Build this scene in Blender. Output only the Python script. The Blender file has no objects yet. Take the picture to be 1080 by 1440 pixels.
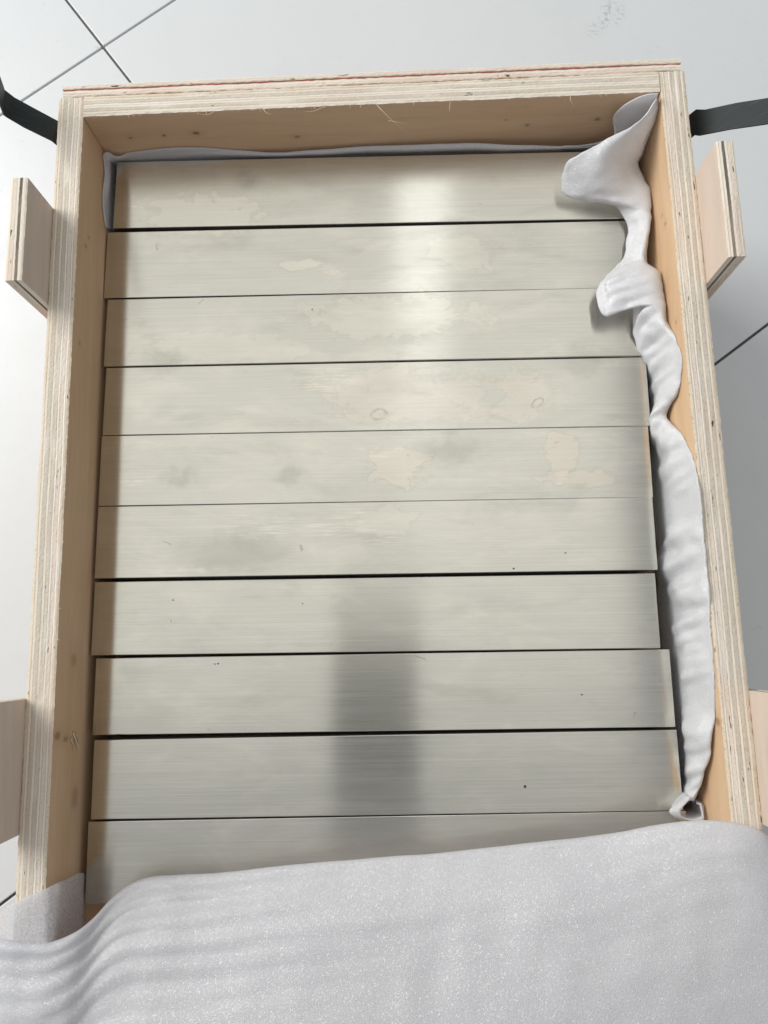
import bpy, bmesh, math, random
from mathutils import Vector, Matrix, noise

# ------------------------------------------------------------------ camera, light
sc = bpy.context.scene
col = sc.collection
R = math.radians
cam_d = bpy.data.cameras.new('camera'); cam = bpy.data.objects.new('camera', cam_d); col.objects.link(cam)
cam.location = (0.01503, -0.34179, 0.64653)
cam.rotation_euler = (0.17301, 0.03098, -0.0242)
cam_d.sensor_fit = 'AUTO'; cam_d.sensor_width = 36; cam_d.lens = 27.0
cam_d.clip_start = 0.01; cam_d.clip_end = 100
sc.camera = cam
w = bpy.data.worlds.new("World"); sc.world = w; w.use_nodes = True
bg = w.node_tree.nodes['Background']; bg.inputs[0].default_value = (0.87, 0.885, 0.925, 1); bg.inputs[1].default_value = 0.34
sc.view_settings.view_transform = 'Standard'; sc.view_settings.look = 'None'
sc.view_settings.exposure = 0.36; sc.view_settings.gamma = 1.0
def area(name, loc, target, sx, sy, power, colr):
    d = bpy.data.lights.new(name, 'AREA'); d.shape = 'RECTANGLE'; d.size = sx; d.size_y = sy
    d.energy = power; d.color = colr
    o = bpy.data.objects.new(name, d); col.objects.link(o); o.location = loc
    v = Vector(target) - Vector(loc); o.rotation_euler = v.to_track_quat('-Z', 'Y').to_euler()
    return o
# daylight from the window side of the workshop (left, a little behind the crate)
area('window_light', (-2.1, 0.95, 1.75), (0, -0.2, 0.15), 1.7, 1.7, 62, (1.0, 0.98, 0.95))
# added overhead fill, then the ceiling tube whose streak shows in the brushed metal
area('overhead_fill', (-0.22, 0.75, 2.9), (-0.22, 0.75, 0), 2.4, 2.8, 12.0, (1.0, 0.985, 0.90))  # added soft fill for a bright ceiling, sized to the bars' reflections
area('ceiling_light', (0.10, 1.35, 2.5), (0.10, 1.35, 0), 0.20, 0.70, 0.52, (0.93, 0.98, 1.0))

# ------------------------------------------------------------------ node helpers
class NT:
    def __init__(s, name):
        s.m = bpy.data.materials.new(name); s.m.use_nodes = True
        s.t = s.m.node_tree; s.n = s.t.nodes; s.l = s.t.links
        s.b = s.n['Principled BSDF']; s.out = s.n['Material Output']
    def node(s, typ, **kw):
        x = s.n.new(typ)
        for k, v in kw.items(): setattr(x, k, v)
        return x
    def inp(s, sock, v):
        if isinstance(v, bpy.types.NodeSocket): s.l.new(v, sock)
        elif v is not None:
            if isinstance(v, (tuple, list)) and len(v) == 3 and sock.type == 'RGBA': v = (*v, 1)
            sock.default_value = v
    def math(s, op, a, b=None, c=None, clamp=False):
        x = s.node('ShaderNodeMath', operation=op, use_clamp=clamp)
        for i, v in enumerate((a, b, c)):
            if v is not None: s.inp(x.inputs[i], v)
        return x.outputs[0]
    def mix(s, f, a, b, mode='MIX'):
        x = s.node('ShaderNodeMix', data_type='RGBA', blend_type=mode)
        s.inp(x.inputs[0], f); s.inp(x.inputs[6], a); s.inp(x.inputs[7], b)
        return x.outputs[2]
    def uv(s): 
        if not hasattr(s, '_uv'): s._uv = s.node('ShaderNodeUVMap', uv_map='UVMap').outputs[0]
        return s._uv
    def map(s, vec, scale=(1,1,1), loc=(0,0,0), rot=(0,0,0)):
        x = s.node('ShaderNodeMapping'); s.inp(x.inputs[0], vec)
        x.inputs[1].default_value = loc; x.inputs[2].default_value = rot; x.inputs[3].default_value = scale
        return x.outputs[0]
    def noise(s, vec, scale=5, detail=2, rough=.5, dist=0, w=None):
        x = s.node('ShaderNodeTexNoise', noise_dimensions='4D' if w is not None else '3D')
        s.inp(x.inputs['Vector'], vec)
        if w is not None: s.inp(x.inputs['W'], w)
        x.inputs['Scale'].default_value = scale; x.inputs['Detail'].default_value = detail
        x.inputs['Roughness'].default_value = rough; x.inputs['Distortion'].default_value = dist
        return x.outputs[0]
    def ramp(s, fac, pts, interp='LINEAR'):
        x = s.node('ShaderNodeValToRGB'); s.inp(x.inputs[0], fac); cr = x.color_ramp; cr.interpolation = interp
        while len(cr.elements) < len(pts): cr.elements.new(0.5)
        for e, (p, c) in zip(cr.elements, sorted(pts, key=lambda q: q[0])):
            e.position = p; e.color = (c, c, c, 1) if not isinstance(c, (tuple, list)) else (*c, 1)
        return x.outputs[0]
    def smooth(s, v, a, b, lo=0, hi=1):
        x = s.node('ShaderNodeMapRange', interpolation_type='SMOOTHSTEP'); s.inp(x.inputs[0], v)
        x.inputs[1].default_value = a; x.inputs[2].default_value = b; x.inputs[3].default_value = lo; x.inputs[4].default_value = hi
        return x.outputs[0]
    def spot(s, uv, cx, cy, rx, ry, rot=0, soft=0.35, ring=False, warp=None):
        m = s.node('ShaderNodeVectorMath', operation='SUBTRACT'); s.inp(m.inputs[0], uv); m.inputs[1].default_value = (cx, cy, 0)
        v = m.outputs[0]
        if warp is not None:
            a = s.node('ShaderNodeVectorMath', operation='ADD'); s.inp(a.inputs[0], v); s.inp(a.inputs[1], warp); v = a.outputs[0]
        v = s.map(s.map(v, rot=(0, 0, -rot)), scale=(1/rx, 1/ry, 0))
        ln = s.node('ShaderNodeVectorMath', operation='LENGTH'); s.inp(ln.inputs[0], v)
        d = ln.outputs[1]
        if ring:
            e = s.math('ABSOLUTE', s.math('SUBTRACT', d, 1.0)); return s.smooth(e, 0, soft, 1, 0)
        return s.smooth(d, 1-soft, 1+soft, 1, 0)
    def bump(s, h, strength=.3, dist=.001, normal=None):
        x = s.node('ShaderNodeBump'); x.inputs['Strength'].default_value = strength; x.inputs['Distance'].default_value = dist
        s.inp(x.inputs['Height'], h)
        if normal is not None: s.inp(x.inputs['Normal'], normal)
        return x.outputs[0]
    def pset(s, **kw):
        for k, v in kw.items(): s.inp(s.b.inputs[k.replace('_', ' ')], v)

def warpvec(n, vec, scale, amt, w=None):
    x = n.node('ShaderNodeTexNoise', noise_dimensions='3D'); n.inp(x.inputs['Vector'], vec); x.inputs['Scale'].default_value = scale; x.inputs['Detail'].default_value = 3
    a = n.node('ShaderNodeVectorMath', operation='SUBTRACT'); n.inp(a.inputs[0], x.outputs[1]); a.inputs[1].default_value = (.5, .5, .5)
    b = n.node('ShaderNodeVectorMath', operation='SCALE'); n.inp(b.inputs[0], a.outputs[0]); b.inputs[3].default_value = amt
    return b.outputs[0]

# ------------------------------------------------------------------ materials
def mat_metal():
    n = NT('brushed_steel'); uv = n.uv()
    oi = n.node('ShaderNodeObjectInfo').outputs['Random']; rw = n.math('MULTIPLY', oi, 37.0)
    fine = n.noise(n.map(uv, (14, 2200, 1)), 1, 3, .6, w=rw)
    mid = n.noise(n.map(uv, (6, 420, 1)), 1, 4, .65, w=rw)
    broad = n.noise(n.map(uv, (9, 26, 1)), 1, 3, .5, .4, w=rw)
    streak = n.noise(n.map(uv, (4, 2600, 1)), 1, 2, .6, w=rw)
    wv = warpvec(n, uv, 95, .020)
    base = n.mix(broad, (.58, .567, .50), (.655, .64, .57))
    base = n.mix(n.math('MULTIPLY', n.smooth(mid, .35, .75), .12), base, (.80, .79, .74))
    base = n.mix(n.math('MULTIPLY', n.smooth(streak, .35, .75), .20), base, (.40, .40, .37))
    base = n.mix(n.math('MULTIPLY', n.smooth(fine, .45, .8), .30), base, (.84, .83, .80))
    # cloudy bright scuffs
    cl = n.math('MULTIPLY', n.smooth(n.noise(n.map(uv, (16, 44, 1)), 1, 6, .62, .8, w=rw), .42, .80), .40)
    base = n.mix(cl, base, (.86, .82, .73))
    # dull smudges
    sm = n.math('MULTIPLY', n.smooth(n.noise(n.map(uv, (16, 50, 1)), 1, 4, .6, .5, w=n.math('ADD', rw, 9.0)), .50, .85), .45)
    base = n.mix(sm, base, (.42, .42, .36))
    # broad dried stains, straw to pink, and their outlines
    sn = n.noise(n.map(uv, (60, 85, 1)), 1, 5, .6, .9)
    for (cx, cy, rx, ry, k, c) in STAINS:
        d = n.math('ADD', n.math('MULTIPLY', n.spot(uv, cx, cy, rx, ry, soft=.95), .55), n.math('MULTIPLY', n.math('SUBTRACT', sn, .5), 1.1))
        f = n.math('MULTIPLY', n.smooth(d, .26, .37), k * .50)
        base = n.mix(f, base, c)
        e = n.math('MULTIPLY', n.math('MULTIPLY', n.smooth(d, .22, .28), n.smooth(d, .29, .35, 1, 0)), k * .24)
        base = n.mix(e, base, (.42, .36, .27))
    for (cx, cy, rx, ry, rt) in RINGS:
        e = n.math('MULTIPLY', n.spot(uv, cx, cy, rx, ry, rot=rt, soft=.34, ring=True, warp=warpvec(n, uv, 300, .0022)), n.smooth(n.noise(uv, 420, 2, .5), .30, .62, .05, .42))
        base = n.mix(e, base, (.22, .20, .16))
    for (cx, cy, rx, ry) in SPECKS:
        base = n.mix(n.spot(uv, cx, cy, rx, ry, soft=.4), base, (.05, .05, .05))
    for (cx, cy, rx, ry) in GRIME:
        base = n.mix(n.math('MULTIPLY', n.spot(uv, cx, cy, rx, ry, soft=.8, warp=wv), .35), base, (.33, .34, .28))
    for (cx, cy, rx, ry, rt) in PAINTED_GLINTS:  # broken shine, and a bright scratch, painted into the base colour
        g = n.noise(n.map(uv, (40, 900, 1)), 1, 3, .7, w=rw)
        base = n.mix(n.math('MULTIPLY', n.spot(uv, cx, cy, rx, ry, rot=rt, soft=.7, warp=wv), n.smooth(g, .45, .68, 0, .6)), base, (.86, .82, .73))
    vr = n.node('ShaderNodeTexVoronoi', feature='F1'); n.inp(vr.inputs['Vector'], uv); vr.inputs['Scale'].default_value = 95
    rnd = n.node('ShaderNodeSeparateColor'); n.inp(rnd.inputs[0], vr.outputs['Color'])
    pit = n.math('MULTIPLY', n.smooth(vr.outputs['Distance'], .035, .06, 1, 0), n.math('GREATER_THAN', rnd.outputs[0], .955))
    base = n.mix(pit, base, (.10, .09, .08))
    rough = n.math('ADD', n.math('MULTIPLY', fine, .10), n.math('ADD', .160, n.math('MULTIPLY', sm, .10)))
    n.pset(Base_Color=base, Metallic=1.0, Roughness=rough, Anisotropic=0.97, Anisotropic_Rotation=0.25)
    tg = n.node('ShaderNodeTangent', direction_type='UV_MAP', uv_map='UVMap'); n.l.new(tg.outputs[0], n.b.inputs['Tangent'])
    h = n.math('ADD', fine, n.math('MULTIPLY', mid, .7))
    n.inp(n.b.inputs['Normal'], n.bump(h, .10, .00005))
    return n.m

def mat_ply_face(name, c1, c2, spots=(), tint=(.30, .16, .09)):
    n = NT(name); uv = n.uv()
    oi = n.math('MULTIPLY', n.node('ShaderNodeObjectInfo').outputs['Random'], 11.0)
    wv = warpvec(n, n.map(uv, (1, 3, 1)), 6, .03)
    a = n.node('ShaderNodeVectorMath', operation='ADD'); n.inp(a.inputs[0], uv); n.inp(a.inputs[1], wv); v = a.outputs[0]
    g1 = n.noise(n.map(v, (7, 60, 1)), 1, 5, .6, .3, w=oi)
    g2 = n.noise(n.map(v, (25, 900, 1)), 1, 3, .6, w=oi)
    base = n.mix(n.smooth(g1, .25, .75), c1, c2)
    base = n.mix(n.math('MULTIPLY', n.smooth(g2, .5, .8), .35), base, tuple(x * .62 for x in c1))
    bl = n.noise(n.map(uv, (14, 20, 1)), 1, 3, .5, w=oi)
    base = n.mix(n.math('MULTIPLY', n.smooth(bl, .45, .8), .28), base, (.72, .56, .42))
    for (cx, cy, rx, ry, k) in spots:
        base = n.mix(n.math('MULTIPLY', n.spot(uv, cx, cy, rx, ry, soft=.6, warp=warpvec(n, uv, 500, .002)), k), base, tint)
        base = n.mix(n.math('MULTIPLY', n.spot(uv, cx, cy, rx * 3, ry * 2.2, soft=.9), k * .35), base, tuple((p + q) / 2 for p, q in zip(tint, c1)))
    n.pset(Base_Color=base, Roughness=.62)
    n.inp(n.b.inputs['Specular IOR Level'], .3)
    n.inp(n.b.inputs['Normal'], n.bump(n.math('ADD', g2, g1), .25, .0004))
    return n.m

def mat_ply_edge(name, th, order, frizz=1.0):
    """edge of a plywood board; UV v runs through the thickness in metres"""
    n = NT(name); uv = n.uv()
    oi = n.math('MULTIPLY', n.node('ShaderNodeObjectInfo').outputs['Random'], 23.0)
    sp = n.node('ShaderNodeSeparateXYZ'); n.inp(sp.inputs[0], uv)
    wob = n.noise(n.map(uv, (22, 90, 1)), 1, 3, .5, w=oi)
    wob2 = n.noise(n.map(uv, (500, 500, 1)), 1, 2, .6, w=oi)
    t = n.math('ADD', n.math('DIVIDE', sp.outputs[1], th), n.math('ADD', n.math('MULTIPLY', n.math('SUBTRACT', wob, .5), .10), n.math('MULTIPLY', n.math('SUBTRACT', wob2, .5), .035)))
    k = len(order); pts = []; rp = []
    C = {'c': (.80, .735, .61), 'w': (.84, .80, .71), 'g': (.59, .55, .48), 'p': (.76, .67, .58), 't': (.71, .62, .49), 'd': (.14, .12, .10)}
    wid = {'c': .8, 'w': .7, 'g': 1.25, 'p': 1.2, 't': 1.0, 'd': .9}
    tot = sum(wid[o] for o in order); acc = 0
    for o in order:
        a = acc / tot; acc += wid[o]; b = acc / tot; e = .018
        pts += [(a + e, C[o]), (max(b - e, a + e + .004), C[o])]
        if acc < tot - .01: pts.append((b, (.46, .37, .28)))
        r = 1.0 if o in 'gtp' else .15
        rp += [(a + e, r), (max(b - e, a + e + .004), r)]
    base = n.ramp(t, pts); isend = n.ramp(t, rp)
    sp1 = n.noise(n.map(uv, (900, 1500, 1)), 1, 3, .7, w=oi)
    sp2 = n.noise(n.map(uv, (60, 2400, 1)), 1, 3, .6, w=oi)
    spk = n.math('MULTIPLY', n.smooth(sp1, .5, .72), n.math('MULTIPLY', isend, .55 * frizz))
    base = n.mix(spk, base, (.22, .16, .10))
    base = n.mix(n.math('MULTIPLY', n.smooth(sp1, .5, .3), n.math('MULTIPLY', isend, .5)), base, (.80, .72, .58))
    base = n.mix(n.math('MULTIPLY', n.smooth(sp2, .5, .8), .35), base, (.50, .40, .28))
    tone = n.noise(n.map(uv, (13, 40, 1)), 1, 3, .5, w=oi)
    base = n.mix(n.math('MULTIPLY', n.smooth(tone, .45, .7), .35), base, (.64, .50, .40))
    # voids in the core plies
    vo = n.noise(n.map(uv, (110, 560, 1)), 1, 2, .5, w=n.math('ADD', oi, 5.0))
    base = n.mix(n.math('MULTIPLY', n.smooth(vo, .665, .70), isend), base, (.09, .065, .05))
    pale = n.noise(n.map(uv, (30, 160, 1)), 1, 4, .6, w=n.math('ADD', oi, 3.0))
    base = n.mix(n.math('MULTIPLY', n.smooth(pale, .48, .7), .55), base, (.80, .75, .66))
    n.pset(Base_Color=base, Roughness=.8); n.inp(n.b.inputs['Specular IOR Level'], .15)
    hh = n.math('ADD', n.math('MULTIPLY', sp1, isend), n.math('MULTIPLY', sp2, .5))
    n.inp(n.b.inputs['Normal'], n.bump(hh, .26, .0005))
    return n.m

def mat_foam(name, clear=.12, trans=.3):
    n = NT(name); g = n.node('ShaderNodeTexCoord').outputs['Object']
    v = n.node('ShaderNodeTexVoronoi', feature='SMOOTH_F1'); n.inp(v.inputs['Vector'], g); v.inputs['Scale'].default_value = 1700
    v2 = n.noise(g, 420, 3, .6); v3 = n.noise(g, 16, 2, .5)
    base = n.mix(v3, (.79, .815, .845), (.87, .885, .905))
    gl = n.noise(g, 1500, 1, .5)
    rough = n.ramp(gl, [(.0, .46), (.56, .40), (.62, .12), (1, .1)])
    n.pset(Base_Color=base, Roughness=rough); n.inp(n.b.inputs['Specular IOR Level'], .55)
    h = n.math('MULTIPLY', v.outputs['Distance'], -1.0)
    nb = n.bump(n.math('ADD', h, n.math('MULTIPLY', n.noise(g, 1100, 2, .7), 1.4)), .42, .0004); n.inp(n.b.inputs['Normal'], nb)
    fv = n.node('ShaderNodeTexVoronoi', feature='F1'); n.inp(fv.inputs['Vector'], g); fv.inputs['Scale'].default_value = 1500
    f1 = n.node('ShaderNodeVectorMath', operation='SUBTRACT'); n.inp(f1.inputs[0], fv.outputs['Color']); f1.inputs[1].default_value = (.5, .5, .5)
    f2 = n.node('ShaderNodeVectorMath', operation='SCALE'); n.inp(f2.inputs[0], f1.outputs[0]); f2.inputs[3].default_value = 1.1
    f3 = n.node('ShaderNodeVectorMath', operation='ADD'); n.inp(f3.inputs[0], f2.outputs[0]); n.inp(f3.inputs[1], nb)
    f4 = n.node('ShaderNodeVectorMath', operation='NORMALIZE'); n.inp(f4.inputs[0], f3.outputs[0])
    gl2 = n.node('ShaderNodeBsdfGlossy'); gl2.inputs['Roughness'].default_value = .22; n.inp(gl2.inputs['Normal'], f4.outputs[0])
    m0 = n.node('ShaderNodeMixShader'); m0.inputs[0].default_value = .08; n.l.new(n.b.outputs[0], m0.inputs[1]); n.l.new(gl2.outputs[0], m0.inputs[2])
    tr = n.node('ShaderNodeBsdfTranslucent'); tr.inputs[0].default_value = (.92, .91, .94, 1); n.inp(tr.inputs['Normal'], nb)
    m1 = n.node('ShaderNodeMixShader'); m1.inputs[0].default_value = trans; n.l.new(m0.outputs[0], m1.inputs[1]); n.l.new(tr.outputs[0], m1.inputs[2])
    tp = n.node('ShaderNodeBsdfTransparent'); tp.inputs[0].default_value = (.95, .95, .97, 1)
    m2 = n.node('ShaderNodeMixShader'); n.inp(m2.inputs[0], n.smooth(n.noise(g, 700, 1, .5), .2, .8, clear * .75, clear * 1.25)); n.l.new(m1.outputs[0], m2.inputs[1]); n.l.new(tp.outputs[0], m2.inputs[2])
    n.l.new(m2.outputs[0], n.out.inputs[0])
    return n.m

def mat_tile(name, grid=False):
    n = NT(name); g = n.node('ShaderNodeTexCoord').outputs['Object']
    ge = n.node('ShaderNodeNewGeometry').outputs['Position']
    a = n.noise(ge, 3, 4, .55); b = n.noise(ge, 18, 5, .6); c = n.noise(ge, 900, 2, .5)
    base = n.mix(a, (.62, .648, .665), (.685, .708, .72))
    base = n.mix(n.math('MULTIPLY', n.smooth(b, .5, .8), .25), base, (.54, .57, .57))
    base = n.mix(n.math('MULTIPLY', n.smooth(c, .62, .75), .2), base, (.45, .47, .47))
    gr = n.noise(ge, 140, 4, .7)
    base = n.mix(n.math('MULTIPLY', n.smooth(gr, .64, .70), n.smooth(a, .45, .65, .08, .4)), base, (.40, .42, .41))
    # scuffs and grey marks left on the glaze
    for (cx, cy, rx, ry, rt) in ((.2235, .2530, .012, .006, 1.1), (.2086, .2312, .007, .006, .5), (.2340, .2454, .004, .010, -.4), (.2200, .2400, .004, .006, 0), (-.2667, .2355, .005, .0035, .6), (-.33, .19, .004, .003, 0), (.3020, -.3340, .0025, .0018, .3)):
        s = n.spot(ge, cx, cy, rx, ry, rot=rt, soft=.9)
        s = n.math('MULTIPLY', s, n.smooth(n.noise(ge, 260, 4, .7), .47, .62))
        base = n.mix(n.math('MULTIPLY', s, .65), base, (.36, .39, .38))
    if grid:
        br = n.node('ShaderNodeTexBrick', offset=0.0, squash=1.0)
        n.inp(br.inputs['Vector'], g); br.inputs['Scale'].default_value = 1.0
        br.inputs['Brick Width'].default_value = .6; br.inputs['Row Height'].default_value = .6; br.inputs['Mortar Size'].default_value = .0011; br.inputs['Mortar Smooth'].default_value = 0
        br.inputs['Color1'].default_value = (1, 1, 1, 1); br.inputs['Color2'].default_value = (1, 1, 1, 1); br.inputs['Mortar'].default_value = (0, 0, 0, 1)
        base = n.mix(br.outputs[0], (.10, .11, .11), base)
    n.pset(Base_Color=base, Roughness=n.math('ADD', .22, n.math('MULTIPLY', b, .18)))
    n.inp(n.b.inputs['Specular IOR Level'], .5)
    n.inp(n.b.inputs['Normal'], n.bump(n.noise(ge, 60, 3, .5), .06, .002))
    return n.m

def mat_strap():
    n = NT('blued_steel_band'); g = n.node('ShaderNodeTexCoord').outputs['Object']
    a = n.noise(g, 60, 4, .6); b = n.noise(n.map(g, (40, 900, 40)), 1, 3, .6)
    base = n.mix(a, (.012, .018, .020), (.030, .038, .038))
    base = n.mix(n.math('MULTIPLY', n.smooth(b, .55, .75), .3), base, (.16, .17, .17))
    n.inp(n.b.inputs['Specular IOR Level'], .25); n.pset(Base_Color=base, Metallic=.0, Roughness=n.math('ADD', .45, n.math('MULTIPLY', a, .2)))
    n.inp(n.b.inputs['Normal'], n.bump(n.math('ADD', a, b), .2, .0003))
    return n.m

def mat_plain(name, c, rough=.7):
    n = NT(name); g = n.node('ShaderNodeTexCoord').outputs['Object']
    n.pset(Base_Color=n.mix(n.noise(g, 200, 3, .6), tuple(x * .7 for x in c), c), Roughness=rough)
    return n.m

# positions of marks and painted glints on the metal in metres on the crate plane (x, y)
PINK = (.80, .69, .585); STRAW = (.82, .78, .66)
STAINS = [(-.050, -.083, .016, .0040, .75, STRAW), (-.030, -.089, .010, .0025, .7, PINK),
          (.020, -.178, .060, .020, .40, PINK), (.012, -.226, .022, .013, .62, PINK), (.118, -.222, .010, .017, .6, PINK), (.128, -.234, .026, .006, .55, PINK),
          (.095, -.180, .022, .018, .4, PINK), (-.115, -.045, .045, .016, .45, STRAW), (.010, -.122, .060, .016, .42, STRAW),
          (.060, -.078, .025, .013, .35, STRAW), (-.10, -.142, .06, .012, .3, STRAW), (.0, -.262, .022, .010, .3, STRAW)]
RINGS = [(.104, -.184, .0042, .0024, .6), (.001, -.190, .0050, .0034, .2)]
SPECKS = [(.083, -.2925, .0007, .0005), (.0825, -.425, .0008, .0008), (-.103, -.3490, .0006, .0005), (-.105, -.3492, .0005, .0004), (-.132, -.309, .0006, .0004), (-.050, -.3125, .0004, .0004), (.120, -.371, .0007, .0004), (-.163, -.391, .003, .0006)]
GRIME = [(-.128, -.230, .010, .005), (-.058, -.230, .010, .005), (-.085, -.020, .006, .006), (-.140, -.150, .012, .008), (.045, -.215, .02, .008), (-.10, -.28, .03, .012), (.135, -.155, .016, .01)]
PAINTED_GLINTS = [(-.158, -.231, .010, .0025, .1), (-.06, -.264, .04, .005, 0), (-.01, -.270, .020, .010, 0), (-.02, -.252, .012, .005, 0), (.0, -.215, .014, .003, 0), (-.13, -.292, .02, .004, 0), (-.03, -.166, .02, .010, .2)]

M = {}
M['metal'] = mat_metal()
M['side'] = mat_ply_face('side_veneer', (.60, .395, .23), (.70, .50, .315),
    spots=((-.083, .030, .0009, .0016, .8), (-.075, .026, .0010, .0012, .6), (-.345, .020, .0035, .004, .45), (-.387, .037, .002, .0035, .9), (-.390, .026, .0015, .0028, .8), (-.425, .010, .006, .004, .5), (-.15, .032, .0010, .0010, .7)))
M['back'] = mat_ply_face('back_veneer', (.61, .41, .25), (.70, .49, .32),
    spots=((-.117, .022, .0019, .0014, .95), (-.139, .021, .0009, .0010, .8), (-.162, .020, .0009, .0010, .8), (-.050, .014, .0018, .0012, .55), (.105, .016, .0012, .0012, .7), (.151, .019, .0018, .0014, .7), (.09, .022, .0006, .0006, .6)), tint=(.12, .06, .04))
M['cleat'] = mat_ply_face('cleat_veneer', (.60, .49, .41), (.70, .59, .50))
M['edge'] = mat_ply_edge('wall_edge', .0163, 'tcgcgwpwt')
M['edge_back'] = mat_ply_edge('back_edge', .0143, 'wcgcwgct', .7)
M['edge_cap'] = mat_ply_edge('cap_edge', .0060, 'pcp', .5)
M['edge_cleat'] = mat_ply_edge('cleat_edge', .0100, 'cwdwpc')
M['core'] = mat_plain('red_glue', (.42, .13, .11), .9)
M['wood'] = mat_plain('raw_wood', (.74, .62, .44), .8)
M['pine'] = mat_ply_face('base_board', (.46, .31, .19), (.54, .38, .24))
M['foam'] = mat_foam('foam', .17, .4)
M['foam_thin'] = mat_foam('thin_foam', .50, .4); M['foam_side'] = mat_foam('liner_foam', .07, .25)
M['tile'] = mat_tile('glazed_tile'); M['ground'] = mat_tile('tiled_ground', True)
M['strap'] = mat_strap()

# ------------------------------------------------------------------ object helpers
def link(name, me, parent=None, mats=(), label=None, cat=None, group=None, kind=None):
    o = bpy.data.objects.new(name, me); col.objects.link(o)
    if parent: o.parent = parent
    for m in mats: me.materials.append(m)
    if label: o['label'] = label
    if cat: o['category'] = cat
    if group: o['group'] = group
    if kind: o['kind'] = kind
    return o
def empty(name, loc, label, cat, group=None, rz=0):
    o = bpy.data.objects.new(name, None); col.objects.link(o); o.location = loc; o.rotation_euler = (0, 0, rz)
    o.empty_display_size = .02; o['label'] = label; o['category'] = cat
    if group: o['group'] = group
    return o

def board(name, parent, p0, udir, tdir, length, th, z0, z1, mats, jag=.00040, fz=.00014, step=.0015, nt=14, layers=None, ends_uv=True):
    """upright plywood board: p0 is the top corner at u=0,t=0; the visible top edge is finely
    modelled (uneven plies, frayed lips). mats = (edge, face). UV in metres."""
    u = Vector(udir); t = Vector(tdir); p0 = Vector(p0); nu = max(4, int(length / step))
    vs, fs, uvs, mi = [], [], [], []
    sd = random.random() * 50
    tu = []
    ks = layers or 7
    def top(i, j):
        a = length * i / nu; b = th * j / nt
        lay = int(min(.999, j / nt) * ks)
        h = noise.noise(Vector((a * 420, b * 900, sd))) * fz + noise.noise(Vector((a * 40, lay * 7.3, sd))) * fz * 1.3
        h += ((lay * 37) % 5 - 2) * fz * .28
        off = 0
        if j in (0, nt):
            off = noise.noise(Vector((a * 260, sd + 9, j))) * jag + noise.noise(Vector((a * 30, sd + 3, j))) * jag * .8
            h -= .0004
        return p0 + u * a + t * (b + off) + Vector((0, 0, z1 - p0.z + h)), (a, b)
    for i in range(nu + 1):
        for j in range(nt + 1):
            p, q = top(i, j); vs.append(p); tu.append(q)
    W = nt + 1
    def face(idx, uvl, m): fs.append(idx); uvs.append(uvl); mi.append(m)
    for i in range(nu):
        for j in range(nt):
            a, b, c, d = i * W + j, (i + 1) * W + j, (i + 1) * W + j + 1, i * W + j + 1
            face((a, b, c, d), [tu[a], tu[b], tu[c], tu[d]], 0)
    # faces: wide sides reach down from the top lips
    zs = [z1 - .0012, (z1 + z0) / 2, z0]
    for j, sgn in ((0, 0), (nt, th)):
        rows = [[i * W + j for i in range(nu + 1)]]
        for z in zs:
            r = []
            for i in range(nu + 1):
                p = p0 + u * (length * i / nu) + t * sgn; p.z = z; r.append(len(vs)); vs.append(p)
            rows.append(r)
        for k in range(3):
            for i in range(nu):
                q = [rows[k][i], rows[k][i + 1], rows[k + 1][i + 1], rows[k + 1][i]]
                def fu(ix):
                    P = vs[ix]; return ((P - p0).dot(u) + p0.dot(u), P.z - z1 + .043)
                uvl = [fu(x) for x in q]
                if j == 0: q.reverse(); uvl.reverse()
                face(tuple(q), uvl, 1)
        if j == 0: rowsA = rows
        else: rowsB = rows
    # ends, ply edge too
    for e in (0, nu):
        ringt = [e * W + j for j in range(W)]
        A = [rowsA[k][e] for k in range(4)]; B = [rowsB[k][e] for k in range(4)]
        idx = ringt + B[1:] + A[:0:-1]
        uvl = [((vs[x].z), (vs[x] - p0).dot(t)) for x in idx]
        if e == 0: idx = idx[::-1]; uvl = uvl[::-1]
        face(tuple(idx), uvl, 0)
    idx = [rowsA[3][0], rowsA[3][nu], rowsB[3][nu], rowsB[3][0]]
    face(tuple(idx), [(0, 0), (length, 0), (length, th), (0, th)], 0)
    me = bpy.data.meshes.new(name); me.from_pydata([tuple(v) for v in vs], [], fs)
    uvL = me.uv_layers.new(name='UVMap')
    for p, ul, m in zip(me.polygons, uvs, mi):
        p.material_index = m
        for li, q in zip(p.loop_indices, ul): uvL.data[li].uv = q
    me.validate(); me.update()
    bm = bmesh.new(); bm.from_mesh(me); bmesh.ops.recalc_face_normals(bm, faces=bm.faces); bm.to_mesh(me); bm.free()
    return link(name, me, parent, mats)

def box_mesh(name, x0, x1, y0, y1, z0, z1, bev=.0005, segs=2):
    bm = bmesh.new(); bmesh.ops.create_cube(bm, size=1)
    for v in bm.verts:
        v.co = Vector(((x0 + x1) / 2 + v.co.x * (x1 - x0), (y0 + y1) / 2 + v.co.y * (y1 - y0), (z0 + z1) / 2 + v.co.z * (z1 - z0)))
    if bev: bmesh.ops.bevel(bm, geom=bm.edges[:], offset=bev, segments=segs, affect='EDGES', profile=.5)
    uv = bm.loops.layers.uv.new('UVMap')
    for f in bm.faces:
        n = f.normal
        for l in f.loops:
            c = l.vert.co
            if abs(n.z) > .6: l[uv].uv = (c.x, c.y)
            elif abs(n.y) > abs(n.x): l[uv].uv = (c.x, c.z)
            else: l[uv].uv = (c.y, c.z)
    me = bpy.data.meshes.new(name); bm.to_mesh(me); bm.free()
    return me

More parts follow.
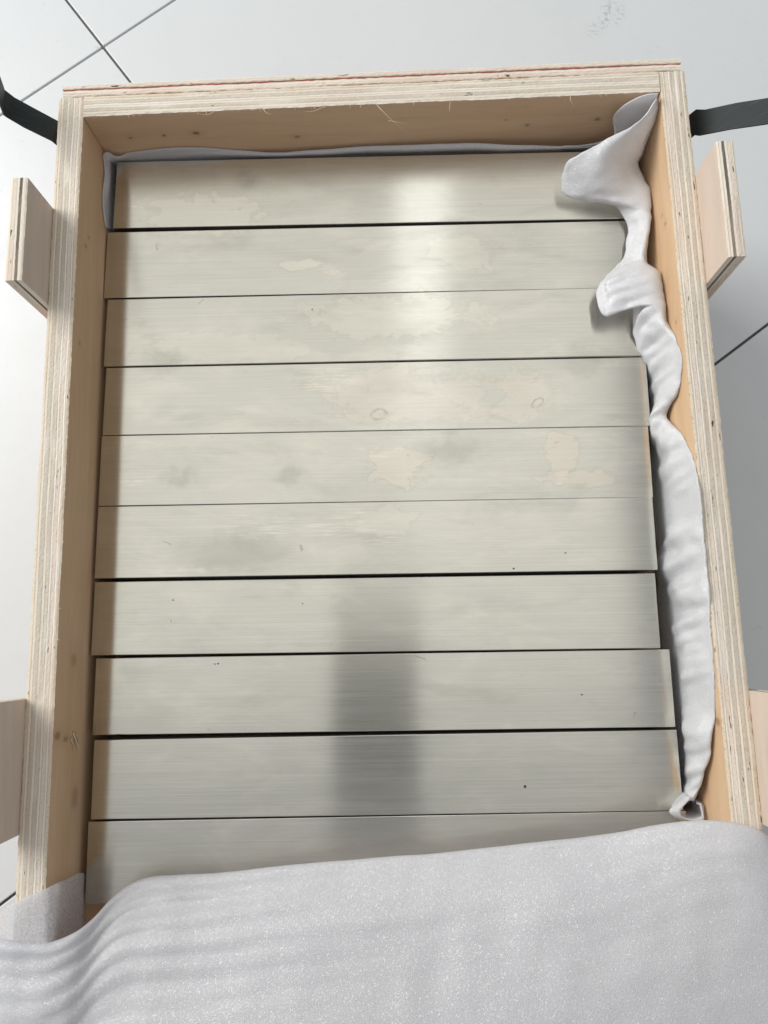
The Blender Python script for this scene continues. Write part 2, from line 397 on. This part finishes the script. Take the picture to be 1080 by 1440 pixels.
def cr(pts, n):
    """Catmull-Rom through pts, n points per span"""
    P = [Vector(p) for p in pts]; out = []
    P = [P[0] * 2 - P[1]] + P + [P[-1] * 2 - P[-2]]
    for i in range(1, len(P) - 2):
        a, b, c, d = P[i - 1:i + 3]
        for k in range(n):
            t = k / n
            out.append(.5 * ((2 * b) + (c - a) * t + (2 * a - 5 * b + 4 * c - d) * t * t + (3 * b - a - 3 * c + d) * t ** 3))
    out.append(P[-2]); return out

def sheet(name, rows, parent, mat, nt=6, ns=6, thick=.0009, wob=.0006, wf=45, post=None, **kw):
    """soft sheet through a grid of control points, wrinkled and given thickness"""
    cols_ = [cr([r[k] for r in rows], nt) for k in range(len(rows[0]))]
    grid = [cr([c[i] for c in cols_], ns) for i in range(len(cols_[0]))]
    vs = []; W = len(grid[0])
    for i, r in enumerate(grid):
        for j, p in enumerate(r):
            q = Vector(p)
            nz = noise.noise_vector(q * wf) * wob + noise.noise_vector(q * wf * 3.1) * wob * .35
            q += nz
            if post: q = post(q, i / (len(grid) - 1), j / (W - 1))
            vs.append(tuple(q))
    fs = [(i * W + j, (i + 1) * W + j, (i + 1) * W + j + 1, i * W + j + 1) for i in range(len(grid) - 1) for j in range(W - 1)]
    me = bpy.data.meshes.new(name); me.from_pydata(vs, [], fs)
    for p in me.polygons: p.use_smooth = True
    o = link(name, me, parent, [mat], **kw)
    s = o.modifiers.new('thickness', 'SOLIDIFY'); s.thickness = thick; s.offset = 0
    return o

# ------------------------------------------------------------------ the floor
FA = R(35.43); FJ = Vector((-.2633, .2369, 0))
bm = bmesh.new(); bmesh.ops.create_grid(bm, x_segments=8, y_segments=8, size=24)
me = bpy.data.meshes.new('floor'); bm.to_mesh(me); bm.free()
fl = link('floor', me, None, [M['ground']], kind='structure'); fl.location = FJ - Vector((0, 0, .004)); fl.rotation_euler = (0, 0, FA)
tm = box_mesh('floor_tile', .0011, .5989, .0011, .5989, -.004, 0.004, .0007)
tm.materials.append(M['tile'])
for i in range(-4, 5):
    for j in range(-5, 4):
        o = link('floor_tile', tm, fl); o.location = (i * .6, j * .6, random.uniform(-.0002, .0002))

# ------------------------------------------------------------------ the crate
H = .208
crate = empty('plywood_crate', (0, -.3, 0), 'open raw plywood crate packed with metal bars, standing on white floor tiles', 'crate')
def put(o):
    o.parent = crate; o.matrix_parent_inverse = Matrix.Translation((0, .3, 0)); return o
TH = .0163; FY = -.66
put(board('side_panel', None, (-.185 - TH, FY, H), (0, 1, 0), (1, 0, 0), .0143 - FY, TH, .045, H, (M['edge'], M['side'])))
put(board('side_panel', None, (.185 + TH, FY, H), (0, 1, 0), (-1, 0, 0), .0143 - FY, TH, .045, H, (M['edge'], M['side'])))
put(board('back_panel', None, (-.1846, 0, H), (1, 0, 0), (0, 1, 0), .3692, .0141, .045, H + .0006, (M['edge_back'], M['back'])))
put(board('front_panel', None, (-.1846, FY, H), (1, 0, 0), (0, 1, 0), .3692, .0143, .045, H, (M['edge_back'], M['back'])))
# outer end board, split along its glue line
put(board('end_board', None, (-.1985, .0147, H), (1, 0, 0), (0, 1, 0), .3975, .0042, .045, H + .0004, (M['edge_cap'], M['back']), nt=6, layers=2))
put(board('end_board', None, (-.1990, .0198, H), (1, 0, 0), (0, 1, 0), .3985, .0031, .045, H + .0008, (M['edge_cap'], M['back']), nt=6, layers=2))
put(link('glue_line', box_mesh('glue_line', -.1980, .1980, .01870, .01990, .05, H - .0001, 0), None, [M['core']]))
put(link('base_panel', box_mesh('base_panel', -.1846, .1846, FY + .015, -.0004, .105, .1205, .0006), None, [M['pine']]))
bear = box_mesh('bearer', -.2115, .2115, -.035, .035, .004, .0445, .001); bear.materials.append(M['pine'])
for y in (-.0950, -.4050, -.60):
    o = link('bearer', bear); o.location = (0, y, 0); put(o)
CL = .0100; CT = H + .0320
for side, (y1, y0), in ((-1, (-.0635, -.1285)), (-1, (-.3658, -.4387)), (1, (-.0585, -.1305)), (1, (-.3705, -.4400))):
    x = side * (.185 + TH + .0002)
    o = board('cleat', None, (x, y0, CT), (0, 1, 0), (side, 0, 0), y1 - y0, CL, .045, CT, (M['edge_cleat'], M['cleat']), step=.002, layers=4, nt=10)
    put(o)
# splinters and loose fibres on the sawn edges
def fibre(pts, r0, name='splinter'):
    P = cr(pts, 6); vs = []; fs = []; n = len(P)
    for i, p in enumerate(P):
        rr = r0 * (1 - .85 * i / (n - 1))
        d = (P[min(i + 1, n - 1)] - P[max(i - 1, 0)]).normalized()
        a = d.orthogonal().normalized(); b = d.cross(a)
        for k in range(5):
            t = k * 2 * math.pi / 5; vs.append(tuple(p + a * math.cos(t) * rr + b * math.sin(t) * rr * .6))
    for i in range(n - 1):
        for k in range(5):
            fs.append((i * 5 + k, i * 5 + (k + 1) % 5, (i + 1) * 5 + (k + 1) % 5, (i + 1) * 5 + k))
    me = bpy.data.meshes.new(name); me.from_pydata(vs, [], fs)
    return link(name, me, None, [M['wood']])
for pts, r0 in (
    ([(.004, .001, H), (.010, -.006, H - .001), (.017, -.010, H - .006), (.024, -.013, H - .012)], .00030),
    ([(.012, -.0105, H - .002), (.019, -.0115, H - .003), (.026, -.0115, H - .006)], .00022),
    ([(-.026, .001, H), (-.035, -.002, H - .001), (-.042, -.0025, H - .001)], .0004),
    ([(-.098, .001, H), (-.104, -.0015, H - .001), (-.110, -.001, H)], .00045),
    ([(.052, .001, H), (.0515, -.004, H - .002), (.0505, -.006, H - .004)], .0003),
    ([(.128, .001, H), (.1285, -.003, H - .001), (.131, -.005, H - .003)], .0003),
    ([(-.068, .0005, H), (-.066, -.002, H - .001), (-.063, -.0025, H - .002)], .0005),
    ([(-.1850, -.387, H - .026), (-.1842, -.391, H - .028), (-.1832, -.396, H - .031), (-.1822, -.399, H - .033)], .0012),
    ([(-.1850, -.388, H - .030), (-.1844, -.392, H - .033), (-.1838, -.396, H - .035)], .0010),
    ([(-.1850, -.390, H - .023), (-.1845, -.394, H - .026), (-.1840, -.399, H - .029)], .0009),
):
    put(fibre(pts, r0))

for k in range(150):   # short broken fibres along the inner lip of the rim
    s = random.random(); L_ = random.uniform(.0006, .0022); a = random.uniform(-1, 1)
    if s < .5: p = Vector((random.uniform(-.18, .18), random.uniform(-.0004, .001), H)); d = Vector((a, -1, .1))
    elif s < .75: p = Vector((.1852, random.uniform(-.5, 0), H)); d = Vector((-.8, a, .2))
    else: p = Vector((-.1852, random.uniform(-.5, 0), H)); d = Vector((.8, a, .2))
    if k == 0: FV, FF = [], []
    d.normalize(); sd_ = Vector((0, 0, 1)).cross(d).normalized() * random.uniform(.00008, .0002); b = len(FV)
    q = p + d * L_ + Vector((0, 0, random.uniform(-.0006, .0002)))
    FV += [tuple(p - sd_), tuple(p + sd_), tuple(q + sd_ * .3), tuple(q - sd_ * .3), tuple(p - Vector((0, 0, .0003))), tuple(q - Vector((0, 0, .0002)))]
    FF += [(b, b + 1, b + 2, b + 3), (b, b + 3, b + 5, b + 4), (b + 1, b + 4, b + 5, b + 2)]
me = bpy.data.meshes.new('frayed_fibres'); me.from_pydata(FV, [], FF)
put(link('frayed_fibres', me, None, [M['wood']], kind='stuff'))

# ------------------------------------------------------------------ the metal bars
BZ = .165
BARS = [  # left-top x, y, length, yaw deg, width, dz mm, label
 (-.1788, -.0030, .3570, -1.40, .0503, 0, 'brushed metal bar at the back of the crate, under the folded foam corner'),
 (-.1836, -.0560, .3571, -1.107, .0485, -.4, 'brushed metal bar with a bright sheen and pinkish streaks, next to the backmost bar'),
 (-.1816, -.1057, .3563, -.95, .0478, 0, 'pale straw-stained metal bar, third from the back board of the crate'),
 (-.1807, -.1542, .3562, -.88, .0466, -.2, 'metal bar with a small oval ring mark near its right end'),
 (-.1818, -.2011, .3553, -.77, .0468, 0, 'metal bar with large pinkish dried stains and a scratch near its left end'),
 (-.1822, -.2483, .3545, -.66, .0464, .1, 'streaky scuffed metal bar just behind the first wide dark gap'),
 (-.1825, -.2969, .3522, -.64, .0458, -.2, 'shortest-looking metal bar, its right end set back from the foam, between two dark gaps'),
 (-.1796, -.3446, .3547, -.46, .0462, 0, 'metal bar whose right end sticks out past the bar behind it'),
 (-.1789, -.3938, .3540, -.23, .0462, -.2, 'dull grey metal bar with one tiny dark dot, in front of the widest dark gap'),
 (-.1804, -.4411, .3568, -.08, .0464, 0, 'frontmost visible metal bar, partly hidden by the large foam sheet'),
]
for (x, y, L, yw, wd, dz, lab) in BARS:
    yw = R(yw); me = box_mesh('metal_bar', 0, L, -wd, 0, -.0445, 0, .0004, 2)
    # uv of the top in crate metres so marks stand where they are
    uvl = me.uv_layers['UVMap']
    for p in me.polygons:
        for li in p.loop_indices:
            c = me.vertices[me.loops[li].vertex_index].co
            if abs(p.normal.z) > .5: uvl.data[li].uv = (x + c.x, y + c.y)
            else: uvl.data[li].uv = (x + c.x + c.y * .01, y + c.y + c.z)
    o = link('metal_bar', me, None, [M['metal']], label=lab, cat='metal bar', group='metal bars laid side by side in the crate')
    o.location = (x, y, BZ + dz * .001); o.rotation_euler = (R(random.uniform(-.35, .35)), R(random.uniform(-.36, .36)), yw)

# ------------------------------------------------------------------ steel band
def band(cl, width, th, **kw):
    """cl: list of (x, y, z, wx, wy) centre and width direction"""
    vs, fs = [], []
    n = len(cl)
    for i, (x, y, z, tilt) in enumerate(cl):
        p = Vector((x, y, z)); a = Vector(cl[min(i + 1, n - 1)][:3]); b = Vector(cl[max(i - 1, 0)][:3])
        d = (a - b).normalized(); wv = Vector((0, 1, tilt)); wv = (wv - d * wv.dot(d)).normalized() * width / 2
        nn = d.cross(wv).normalized() * th / 2
        vs += [tuple(p - wv - nn), tuple(p + wv - nn), tuple(p + wv + nn), tuple(p - wv + nn)]
    for i in range(n - 1):
        for k in range(4):
            a, b = i * 4 + k, i * 4 + (k + 1) % 4; fs.append((a, b, b + 4, a + 4))
    fs += [(0, 1, 2, 3), ((n - 1) * 4 + 3, (n - 1) * 4 + 2, (n - 1) * 4 + 1, (n - 1) * 4)]
    me = bpy.data.meshes.new('packing_band'); me.from_pydata(vs, [], fs)
    bm = bmesh.new(); bm.from_mesh(me); bmesh.ops.recalc_face_normals(bm, faces=bm.faces); bm.to_mesh(me); bm.free()
    return link('packing_band', me, None, [M['strap']], **kw)
BP = [(-.2185, -.002, .320, 0), (-.2200, .001, .290, 0), (-.2240, .004, .255, 0), (-.2310, .0085, .226, 0), (-.2371, .0125, .2085, 0), (-.2355, .0128, .2035, 0), (-.226, .0090, .198, 0), (-.2113, .0040, .190, 0), (-.2062, .0015, .180, 0), (-.2040, -.002, .15, 0), (-.2035, -.010, .06, 0), (-.2030, -.012, .036, 0), (-.200, -.012, .030, 0),
      (0, -.014, .030, 0), (.200, -.016, .030, 0), (.2035, -.016, .036, 0), (.2040, -.014, .06, 0), (.2045, -.010, .15, 0), (.2075, -.0085, .178, 0), (.2126, -.0093, .190, 0), (.2154, -.0124, .1935, 0), (.229, -.0180, .206, 0), (.2439, -.0250, .219, 0), (.2652, -.0325, .235, 0), (.290, -.040, .250, 0)]
band(BP, .0165, .0009, label='dark steel packing band under the crate, its cut ends springing out left and right', cat='packing band')

# ------------------------------------------------------------------ the phone that mirrors in the bars
pm = box_mesh('smartphone', -.088, .016, -.142, .018, .0035, .0118, .003, 3)
ph = link('smartphone', pm, None, [mat_plain('phone_case', (.03, .03, .035), .4)], label='dark smartphone held over the crate, mirrored as a dark column in the nearer bars', cat='smartphone')
ph.location = cam.location; ph.rotation_euler = cam.rotation_euler

# ------------------------------------------------------------------ foam
RL = [
  [(0.2028,0.0183,0.1400), (0.1928,0.0066,0.1750), (0.1873,-0.0016,0.1990), (0.1851,-0.0031,0.2070), (0.1824,-0.0042,0.2110)],
  [(0.2024,0.0133,0.1350), (0.1915,-0.0011,0.1710), (0.1833,-0.0116,0.1990), (0.1780,-0.0134,0.2070), (0.1722,-0.0181,0.2070)],
  [(0.1991,0.0091,0.1330), (0.1873,-0.0088,0.1670), (0.1779,-0.0206,0.1950), (0.1666,-0.0239,0.2050), (0.1563,-0.0254,0.2030)],
  [(0.1945,0.0036,0.1330), (0.1834,-0.0163,0.1650), (0.1757,-0.0261,0.1870), (0.1539,-0.0345,0.1990), (0.1393,-0.0309,0.1970)],
  [(0.1899,-0.0019,0.1330), (0.1802,-0.0218,0.1630), (0.1749,-0.0298,0.1790), (0.1483,-0.0425,0.1920), (0.1286,-0.0325,0.1890)],
  [(0.1931,-0.0135,0.1330), (0.1832,-0.0327,0.1630), (0.1784,-0.0401,0.1770), (0.1496,-0.0481,0.1850), (0.1260,-0.0391,0.1790)],
  [(0.1954,-0.0232,0.1330), (0.1853,-0.0418,0.1630), (0.1806,-0.0501,0.1780), (0.1529,-0.0517,0.1800), (0.1282,-0.0484,0.1740)],
  [(0.1962,-0.0322,0.1330), (0.1861,-0.0503,0.1630), (0.1809,-0.0590,0.1790), (0.1599,-0.0555,0.1790), (0.1417,-0.0519,0.1720)],
  [(0.1959,-0.0417,0.1330), (0.1858,-0.0593,0.1630), (0.1807,-0.0676,0.1790), (0.1713,-0.0615,0.1780), (0.1623,-0.0543,0.1720)],
  [(0.1947,-0.0555,0.1330), (0.1847,-0.0723,0.1630), (0.1793,-0.0792,0.1790), (0.1749,-0.0744,0.1780), (0.1695,-0.0675,0.1710)],
  [(0.1928,-0.0665,0.1330), (0.1829,-0.0826,0.1630), (0.1775,-0.0892,0.1790), (0.1720,-0.0874,0.1780), (0.1675,-0.0812,0.1710)],
  [(0.1913,-0.0784,0.1330), (0.1815,-0.0938,0.1630), (0.1762,-0.1001,0.1790), (0.1707,-0.0983,0.1780), (0.1631,-0.0948,0.1730)],
  [(0.1960,-0.0884,0.1330), (0.1853,-0.1032,0.1650), (0.1798,-0.1102,0.1850), (0.1638,-0.1096,0.1830), (0.1522,-0.1065,0.1760)],
  [(0.1995,-0.0950,0.1330), (0.1885,-0.1094,0.1650), (0.1820,-0.1191,0.1870), (0.1628,-0.1188,0.1840), (0.1448,-0.1156,0.1770)],
  [(0.1994,-0.1015,0.1330), (0.1885,-0.1155,0.1650), (0.1819,-0.1259,0.1870), (0.1598,-0.1274,0.1840), (0.1435,-0.1274,0.1770)],
  [(0.1994,-0.1068,0.1330), (0.1884,-0.1215,0.1650), (0.1818,-0.1316,0.1870), (0.1636,-0.1328,0.1850), (0.1481,-0.1358,0.1780)],
  [(0.1995,-0.1122,0.1330), (0.1885,-0.1265,0.1650), (0.1810,-0.1378,0.1880), (0.1714,-0.1308,0.1820), (0.1658,-0.1258,0.1760)],
  [(0.2004,-0.1186,0.1330), (0.1886,-0.1334,0.1670), (0.1809,-0.1448,0.1890), (0.1729,-0.1357,0.1800), (0.1688,-0.1319,0.1720)],
  [(0.2018,-0.1250,0.1330), (0.1897,-0.1402,0.1690), (0.1823,-0.1519,0.1910), (0.1749,-0.1451,0.1770), (0.1679,-0.1438,0.1700)],
  [(0.2029,-0.1356,0.1330), (0.1908,-0.1509,0.1710), (0.1860,-0.1611,0.1970), (0.1790,-0.1569,0.1750), (0.1705,-0.1533,0.1680)],
  [(0.2039,-0.1461,0.1330), (0.1919,-0.1614,0.1730), (0.1875,-0.1722,0.2020), (0.1825,-0.1659,0.1730), (0.1751,-0.1603,0.1630)],
  [(0.2028,-0.1585,0.1330), (0.1909,-0.1729,0.1730), (0.1868,-0.1827,0.2000), (0.1827,-0.1743,0.1700), (0.1825,-0.1677,0.1490)],
  [(0.1997,-0.1718,0.1330), (0.1888,-0.1845,0.1710), (0.1832,-0.1927,0.1930), (0.1819,-0.1873,0.1690), (0.1866,-0.1761,0.1350)],
  [(0.1967,-0.1839,0.1330), (0.1852,-0.1947,0.1680), (0.1823,-0.1985,0.1800), (0.1812,-0.1959,0.1690), (0.1855,-0.1869,0.1370)],
  [(0.1949,-0.1940,0.1330), (0.1839,-0.2026,0.1660), (0.1815,-0.2049,0.1740), (0.1795,-0.2040,0.1680), (0.1792,-0.1999,0.1510)],
  [(0.1979,-0.2042,0.1330), (0.1874,-0.2142,0.1700), (0.1840,-0.2188,0.1900), (0.1802,-0.2140,0.1700), (0.1777,-0.2101,0.1530)],
  [(0.2005,-0.2183,0.1330), (0.1904,-0.2280,0.1730), (0.1868,-0.2346,0.2030), (0.1833,-0.2287,0.1730), (0.1838,-0.2187,0.1370)],
  [(0.2002,-0.2429,0.1330), (0.1906,-0.2510,0.1740), (0.1869,-0.2582,0.2100), (0.1849,-0.2519,0.1750), (0.1863,-0.2417,0.1290)],
  [(0.1989,-0.2672,0.1330), (0.1894,-0.2733,0.1740), (0.1861,-0.2788,0.2100), (0.1838,-0.2741,0.1750), (0.1868,-0.2659,0.1270)],
  [(0.1987,-0.2910,0.1330), (0.1891,-0.2952,0.1740), (0.1862,-0.2991,0.2100), (0.1823,-0.2950,0.1740), (0.1793,-0.2914,0.1410)],
  [(0.1988,-0.3099,0.1330), (0.1893,-0.3126,0.1740), (0.1866,-0.3150,0.2090), (0.1833,-0.3134,0.1760), (0.1838,-0.3101,0.1290)],
  [(0.1995,-0.3331,0.1330), (0.1902,-0.3339,0.1730), (0.1870,-0.3347,0.2070), (0.1831,-0.3346,0.1760), (0.1859,-0.3345,0.1290)],
  [(0.1992,-0.3559,0.1330), (0.1899,-0.3549,0.1730), (0.1867,-0.3542,0.2060), (0.1840,-0.3556,0.1750), (0.1883,-0.3567,0.1270)],
  [(0.1994,-0.3829,0.1330), (0.1887,-0.3798,0.1720), (0.1852,-0.3776,0.2020), (0.1838,-0.3804,0.1740), (0.1872,-0.3826,0.1330)],
  [(0.1978,-0.4093,0.1330), (0.1871,-0.4044,0.1700), (0.1832,-0.4013,0.1950), (0.1822,-0.4049,0.1720), (0.1883,-0.4104,0.1290)],
  [(0.1969,-0.4288,0.1330), (0.1848,-0.4230,0.1670), (0.1816,-0.4203,0.1830), (0.1800,-0.4230,0.1690), (0.1857,-0.4290,0.1330)],
  [(0.1929,-0.4428,0.1330), (0.1802,-0.4365,0.1650), (0.1762,-0.4343,0.1720), (0.1762,-0.4360,0.1670), (0.1787,-0.4403,0.1490)]]
CURL = [(0.1762,-0.4314), (0.1718,-0.4352), (0.1690,-0.4387), (0.1703,-0.4426), (0.1746,-0.4442), (0.1799,-0.4443), (0.1849,-0.4429), (0.1872,-0.4402), (0.1858,-0.4370), (0.1819,-0.4358)]
PETAL = [
  [(0.1366,0.0076,0.1400), (0.1307,-0.0069,0.1650), (0.1299,-0.0081,0.1690)],
  [(0.1570,0.0078,0.1400), (0.1507,-0.0065,0.1670), (0.1509,-0.0081,0.1700)],
  [(0.1714,0.0083,0.1400), (0.1648,-0.0065,0.1690), (0.1630,-0.0083,0.1790)],
  [(0.1755,0.0093,0.1400), (0.1657,-0.0051,0.1730), (0.1592,-0.0039,0.1910)],
  [(0.1827,0.0101,0.1400), (0.1715,-0.0030,0.1770), (0.1623,-0.0055,0.2030)],
  [(0.1909,0.0097,0.1400), (0.1792,-0.0012,0.1770), (0.1692,-0.0049,0.2090)],
  [(0.1990,0.0093,0.1400), (0.1878,-0.0005,0.1770), (0.1758,-0.0046,0.2120)],
  [(0.2054,0.0124,0.1400), (0.1930,0.0009,0.1790), (0.1816,-0.0057,0.2130)]]
BACK = [
  [(-0.1954,-0.0432,0.1400), (-0.1850,-0.0525,0.1630), (-0.1840,-0.0533,0.1680)],
  [(-0.1968,-0.0330,0.1400), (-0.1859,-0.0440,0.1640), (-0.1862,-0.0450,0.1720)],
  [(-0.1953,-0.0179,0.1400), (-0.1840,-0.0312,0.1650), (-0.1847,-0.0368,0.1740)],
  [(-0.1948,-0.0048,0.1400), (-0.1826,-0.0200,0.1660), (-0.1833,-0.0241,0.1740)],
  [(-0.1951,0.0032,0.1400), (-0.1829,-0.0118,0.1660), (-0.1835,-0.0149,0.1730)],
  [(-0.1953,0.0101,0.1400), (-0.1831,-0.0052,0.1660), (-0.1854,-0.0086,0.1750)],
  [(-0.1944,0.0124,0.1400), (-0.1822,-0.0031,0.1660), (-0.1814,-0.0037,0.1770)],
  [(-0.1880,0.0133,0.1400), (-0.1771,-0.0015,0.1650), (-0.1758,-0.0036,0.1710)],
  [(-0.1780,0.0140,0.1400), (-0.1676,-0.0003,0.1650), (-0.1666,-0.0009,0.1720)],
  [(-0.1622,0.0144,0.1400), (-0.1530,0.0001,0.1650), (-0.1511,0.0014,0.1740)],
  [(-0.1490,0.0138,0.1400), (-0.1405,-0.0005,0.1650), (-0.1379,0.0011,0.1750)],
  [(-0.1253,0.0133,0.1400), (-0.1179,-0.0009,0.1650), (-0.1161,0.0003,0.1740)],
  [(-0.1017,0.0128,0.1400), (-0.0959,-0.0019,0.1650), (-0.0948,-0.0006,0.1700)],
  [(-0.0702,0.0114,0.1400), (-0.0660,-0.0033,0.1650), (-0.0655,-0.0030,0.1680)],
  [(-0.0389,0.0111,0.1400), (-0.0362,-0.0036,0.1650), (-0.0358,-0.0026,0.1690)],
  [(-0.0025,0.0106,0.1400), (-0.0016,-0.0035,0.1650), (-0.0013,-0.0027,0.1700)],
  [(0.0389,0.0098,0.1400), (0.0378,-0.0043,0.1650), (0.0377,-0.0036,0.1710)],
  [(0.0699,0.0096,0.1400), (0.0673,-0.0051,0.1650), (0.0669,-0.0044,0.1710)],
  [(0.1058,0.0079,0.1400), (0.1015,-0.0066,0.1650), (0.1010,-0.0057,0.1690)],
  [(0.1417,0.0074,0.1400), (0.1356,-0.0071,0.1650), (0.1350,-0.0076,0.1680)],
  [(0.1621,0.0070,0.1400), (0.1551,-0.0069,0.1650), (0.1543,-0.0080,0.1680)]]
FE = [(-0.3489,-0.4825,0.1950), (-0.2701,-0.4862,0.2090), (-0.2275,-0.4889,0.2150), (-0.2046,-0.4906,0.2150), (-0.1916,-0.4929,0.2140), (-0.1793,-0.4931,0.2120), (-0.1683,-0.4897,0.2070), (-0.1621,-0.4853,0.1990), (-0.1564,-0.4788,0.1920), (-0.1488,-0.4730,0.1870), (-0.1378,-0.4692,0.1850), (-0.1192,-0.4677,0.1860), (-0.0987,-0.4670,0.1870), (-0.0581,-0.4629,0.1890), (-0.0019,-0.4588,0.1910), (0.0298,-0.4566,0.1930), (0.0612,-0.4533,0.1950), (0.0843,-0.4504,0.1980), (0.1071,-0.4478,0.2010), (0.1255,-0.4447,0.2050), (0.1433,-0.4406,0.2100), (0.1571,-0.4378,0.2140), (0.1709,-0.4367,0.2170), (0.1847,-0.4379,0.2190), (0.1958,-0.4415,0.2180), (0.2081,-0.4499,0.2130), (0.2309,-0.4658,0.2010), (0.2768,-0.4904,0.1750)]
LAP = [
  [(-0.2732,-0.5071,0.1350), (-0.2678,-0.5196,0.1350)],
  [(-0.2197,-0.4829,0.1950), (-0.2186,-0.4989,0.1950)],
  [(-0.2046,-0.4743,0.2080), (-0.2037,-0.4942,0.2090)],
  [(-0.1956,-0.4696,0.2110), (-0.1969,-0.4935,0.2110)],
  [(-0.1850,-0.4658,0.2110), (-0.1854,-0.4937,0.2110)],
  [(-0.1803,-0.4639,0.2080), (-0.1797,-0.4962,0.2090)],
  [(-0.1803,-0.4657,0.1910), (-0.1797,-0.5020,0.1930)],
  [(-0.1810,-0.4687,0.1690), (-0.1801,-0.5080,0.1710)],
  [(-0.1844,-0.4772,0.1570), (-0.1825,-0.5102,0.1590)],
  [(-0.1891,-0.4913,0.1390), (-0.1872,-0.5145,0.1410)]]
def clampx(q, u, v):
    lim = .1845 - .0030 * min(1, max(0, (v - .56) / .2)) - .0012 * max(0, .4 - v)
    if q.x > .15 and q.y < -.10:
        k = math.exp(-((v - .75) / .19) ** 2)
        A = (noise.noise(Vector((q.y * 62, v * 1.5, 4))) * .0062 + noise.noise(Vector((q.y * 165 + v * 3, v * 3, 2))) * .0034 - abs(noise.noise(Vector((q.y * 95 + v * 2, v * 2, 7)))) * .0035) * k
        q.x -= A * .8 + .0036 * k; q.z += A * .6 + .0010 * k
    if q.y > -.68: q.x = min(max(q.x, -.1838), lim)
    if q.y > -.0012 and q.x < .2: q.y = -.0012
    return q
lin = empty('foam_liner', (.18, -.25, .121), 'thin white foam liner crumpled along the right wall of the crate', 'foam')
def putl(o): o.parent = lin; o.matrix_parent_inverse = Matrix.Translation((-.18, .25, -.121)); return o
putl(sheet('side_sheet', RL, None, M['foam_side'], nt=10, ns=10, wob=.0020, wf=52, post=clampx))
putl(sheet('corner_fold', PETAL, None, M['foam'], nt=8, ns=8, wob=.0006, post=clampx))
cz = [[(x, y, .150), (x, y, .168), (x + .0006, y, .1755 + .001 * math.sin(i * 1.3))] for i, (x, y) in enumerate(CURL)]
putl(sheet('end_curl', cz, None, M['foam'], nt=8, ns=5, wob=.0003, post=clampx))
sheet('foam_strip', BACK, None, M['foam'], nt=8, ns=6, wob=.0004, post=clampx,
      label='narrow white foam strip tucked between the backmost bar and the back board', cat='foam')
sheet('foam_flap', LAP, None, M['foam_thin'], nt=6, ns=18, wob=.0009, wf=40, thick=.0006,
      label='see-through foam flap lapped over the left rim beside the large foam sheet', cat='foam')

# the large sheet thrown back over the front of the crate
def big_sheet():
    E = cr(FE, 9); n = len(E); V = 90; vs = []; fs = []
    for i, e in enumerate(E):
        u = i / (n - 1)
        for j in range(V + 1):
            if j < 8:    # rolled-under lip, then over the fold
                a = math.pi * (.95 - .95 * j / 8); rr = .0030
                p = Vector((e.x, e.y - rr + rr * math.sin(a) * 1.0 + 0, e.z - rr + rr * -math.cos(a) * 1.0))
                p = Vector((e.x, e.y - rr + rr * math.sin(a), e.z - rr + rr * math.cos(a)))
                s = 0
            else:
                s = ((j - 8) / (V - 8)) ** 1.25 * .30
                xx = e.x * (1 + s * .25)
                left = max(0, min(1, (.0 - e.x) / .16)) if e.x < 0 else 0
                base = e.z + .0
                # general billow rising to the front, sagging where it hangs over the left rim
                tgt = .222 + .012 * math.sin(e.x * 9 + 1.0)
                f = 1 - math.exp(-s / (.045 + .03 * max(0, min(1, (e.x + .05) / .25))))
                z = base + (tgt - base) * f
                # long soft folds that fan out from the left corner
                lf = math.exp(-((e.x + .125) / .075) ** 2)
                rg = 1 - abs(math.sin(s * 290 + e.x * 14 + 1.2 * noise.noise(Vector((e.x * 14, s * 18, 6)))))
                z += (.0034 * lf + .0009) * (rg ** 1.6) * math.exp(-s / .055) * min(1, s / .004)
                ph = s * (90 + 30 * left) + e.x * 7 + .8 * noise.noise(Vector((e.x * 8, s * 10, 3)))
                amp = .0012 + .0014 * lf + .0006 * math.sin(e.x * 20)
                z += amp * math.sin(ph) * math.exp(-s / .10) * min(1, s / .008)
                z += .0045 * noise.noise(Vector((e.x * 11, s * 14, 1.7))) * min(1, s / .03)
                z += .0009 * noise.noise(Vector((e.x * 60, s * 60, 5)))
                if e.x < -.215: z -= (-.215 - e.x) * .35
                if e.x > .235: z -= (e.x - .235) * .8
                if s > .2: z -= (s - .2) * 1.1
                p = Vector((xx, e.y - .0030 - s, z))
            q = p + noise.noise_vector(Vector((e.x * 70, s * 70, 8))) * .0003
            vs.append(tuple(q))
    W = V + 1
    fs = [(i * W + j, i * W + j + 1, (i + 1) * W + j + 1, (i + 1) * W + j) for i in range(n - 1) for j in range(V)]
    me = bpy.data.meshes.new('foam_sheet'); me.from_pydata(vs, [], fs)
    for p in me.polygons: p.use_smooth = True
    o = link('foam_sheet', me, None, [M['foam']], label='large white foam sheet thrown over the front of the crate and the frontmost bar', cat='foam')
    s = o.modifiers.new('thickness', 'SOLIDIFY'); s.thickness = .0012; s.offset = 0
    return o
big_sheet()
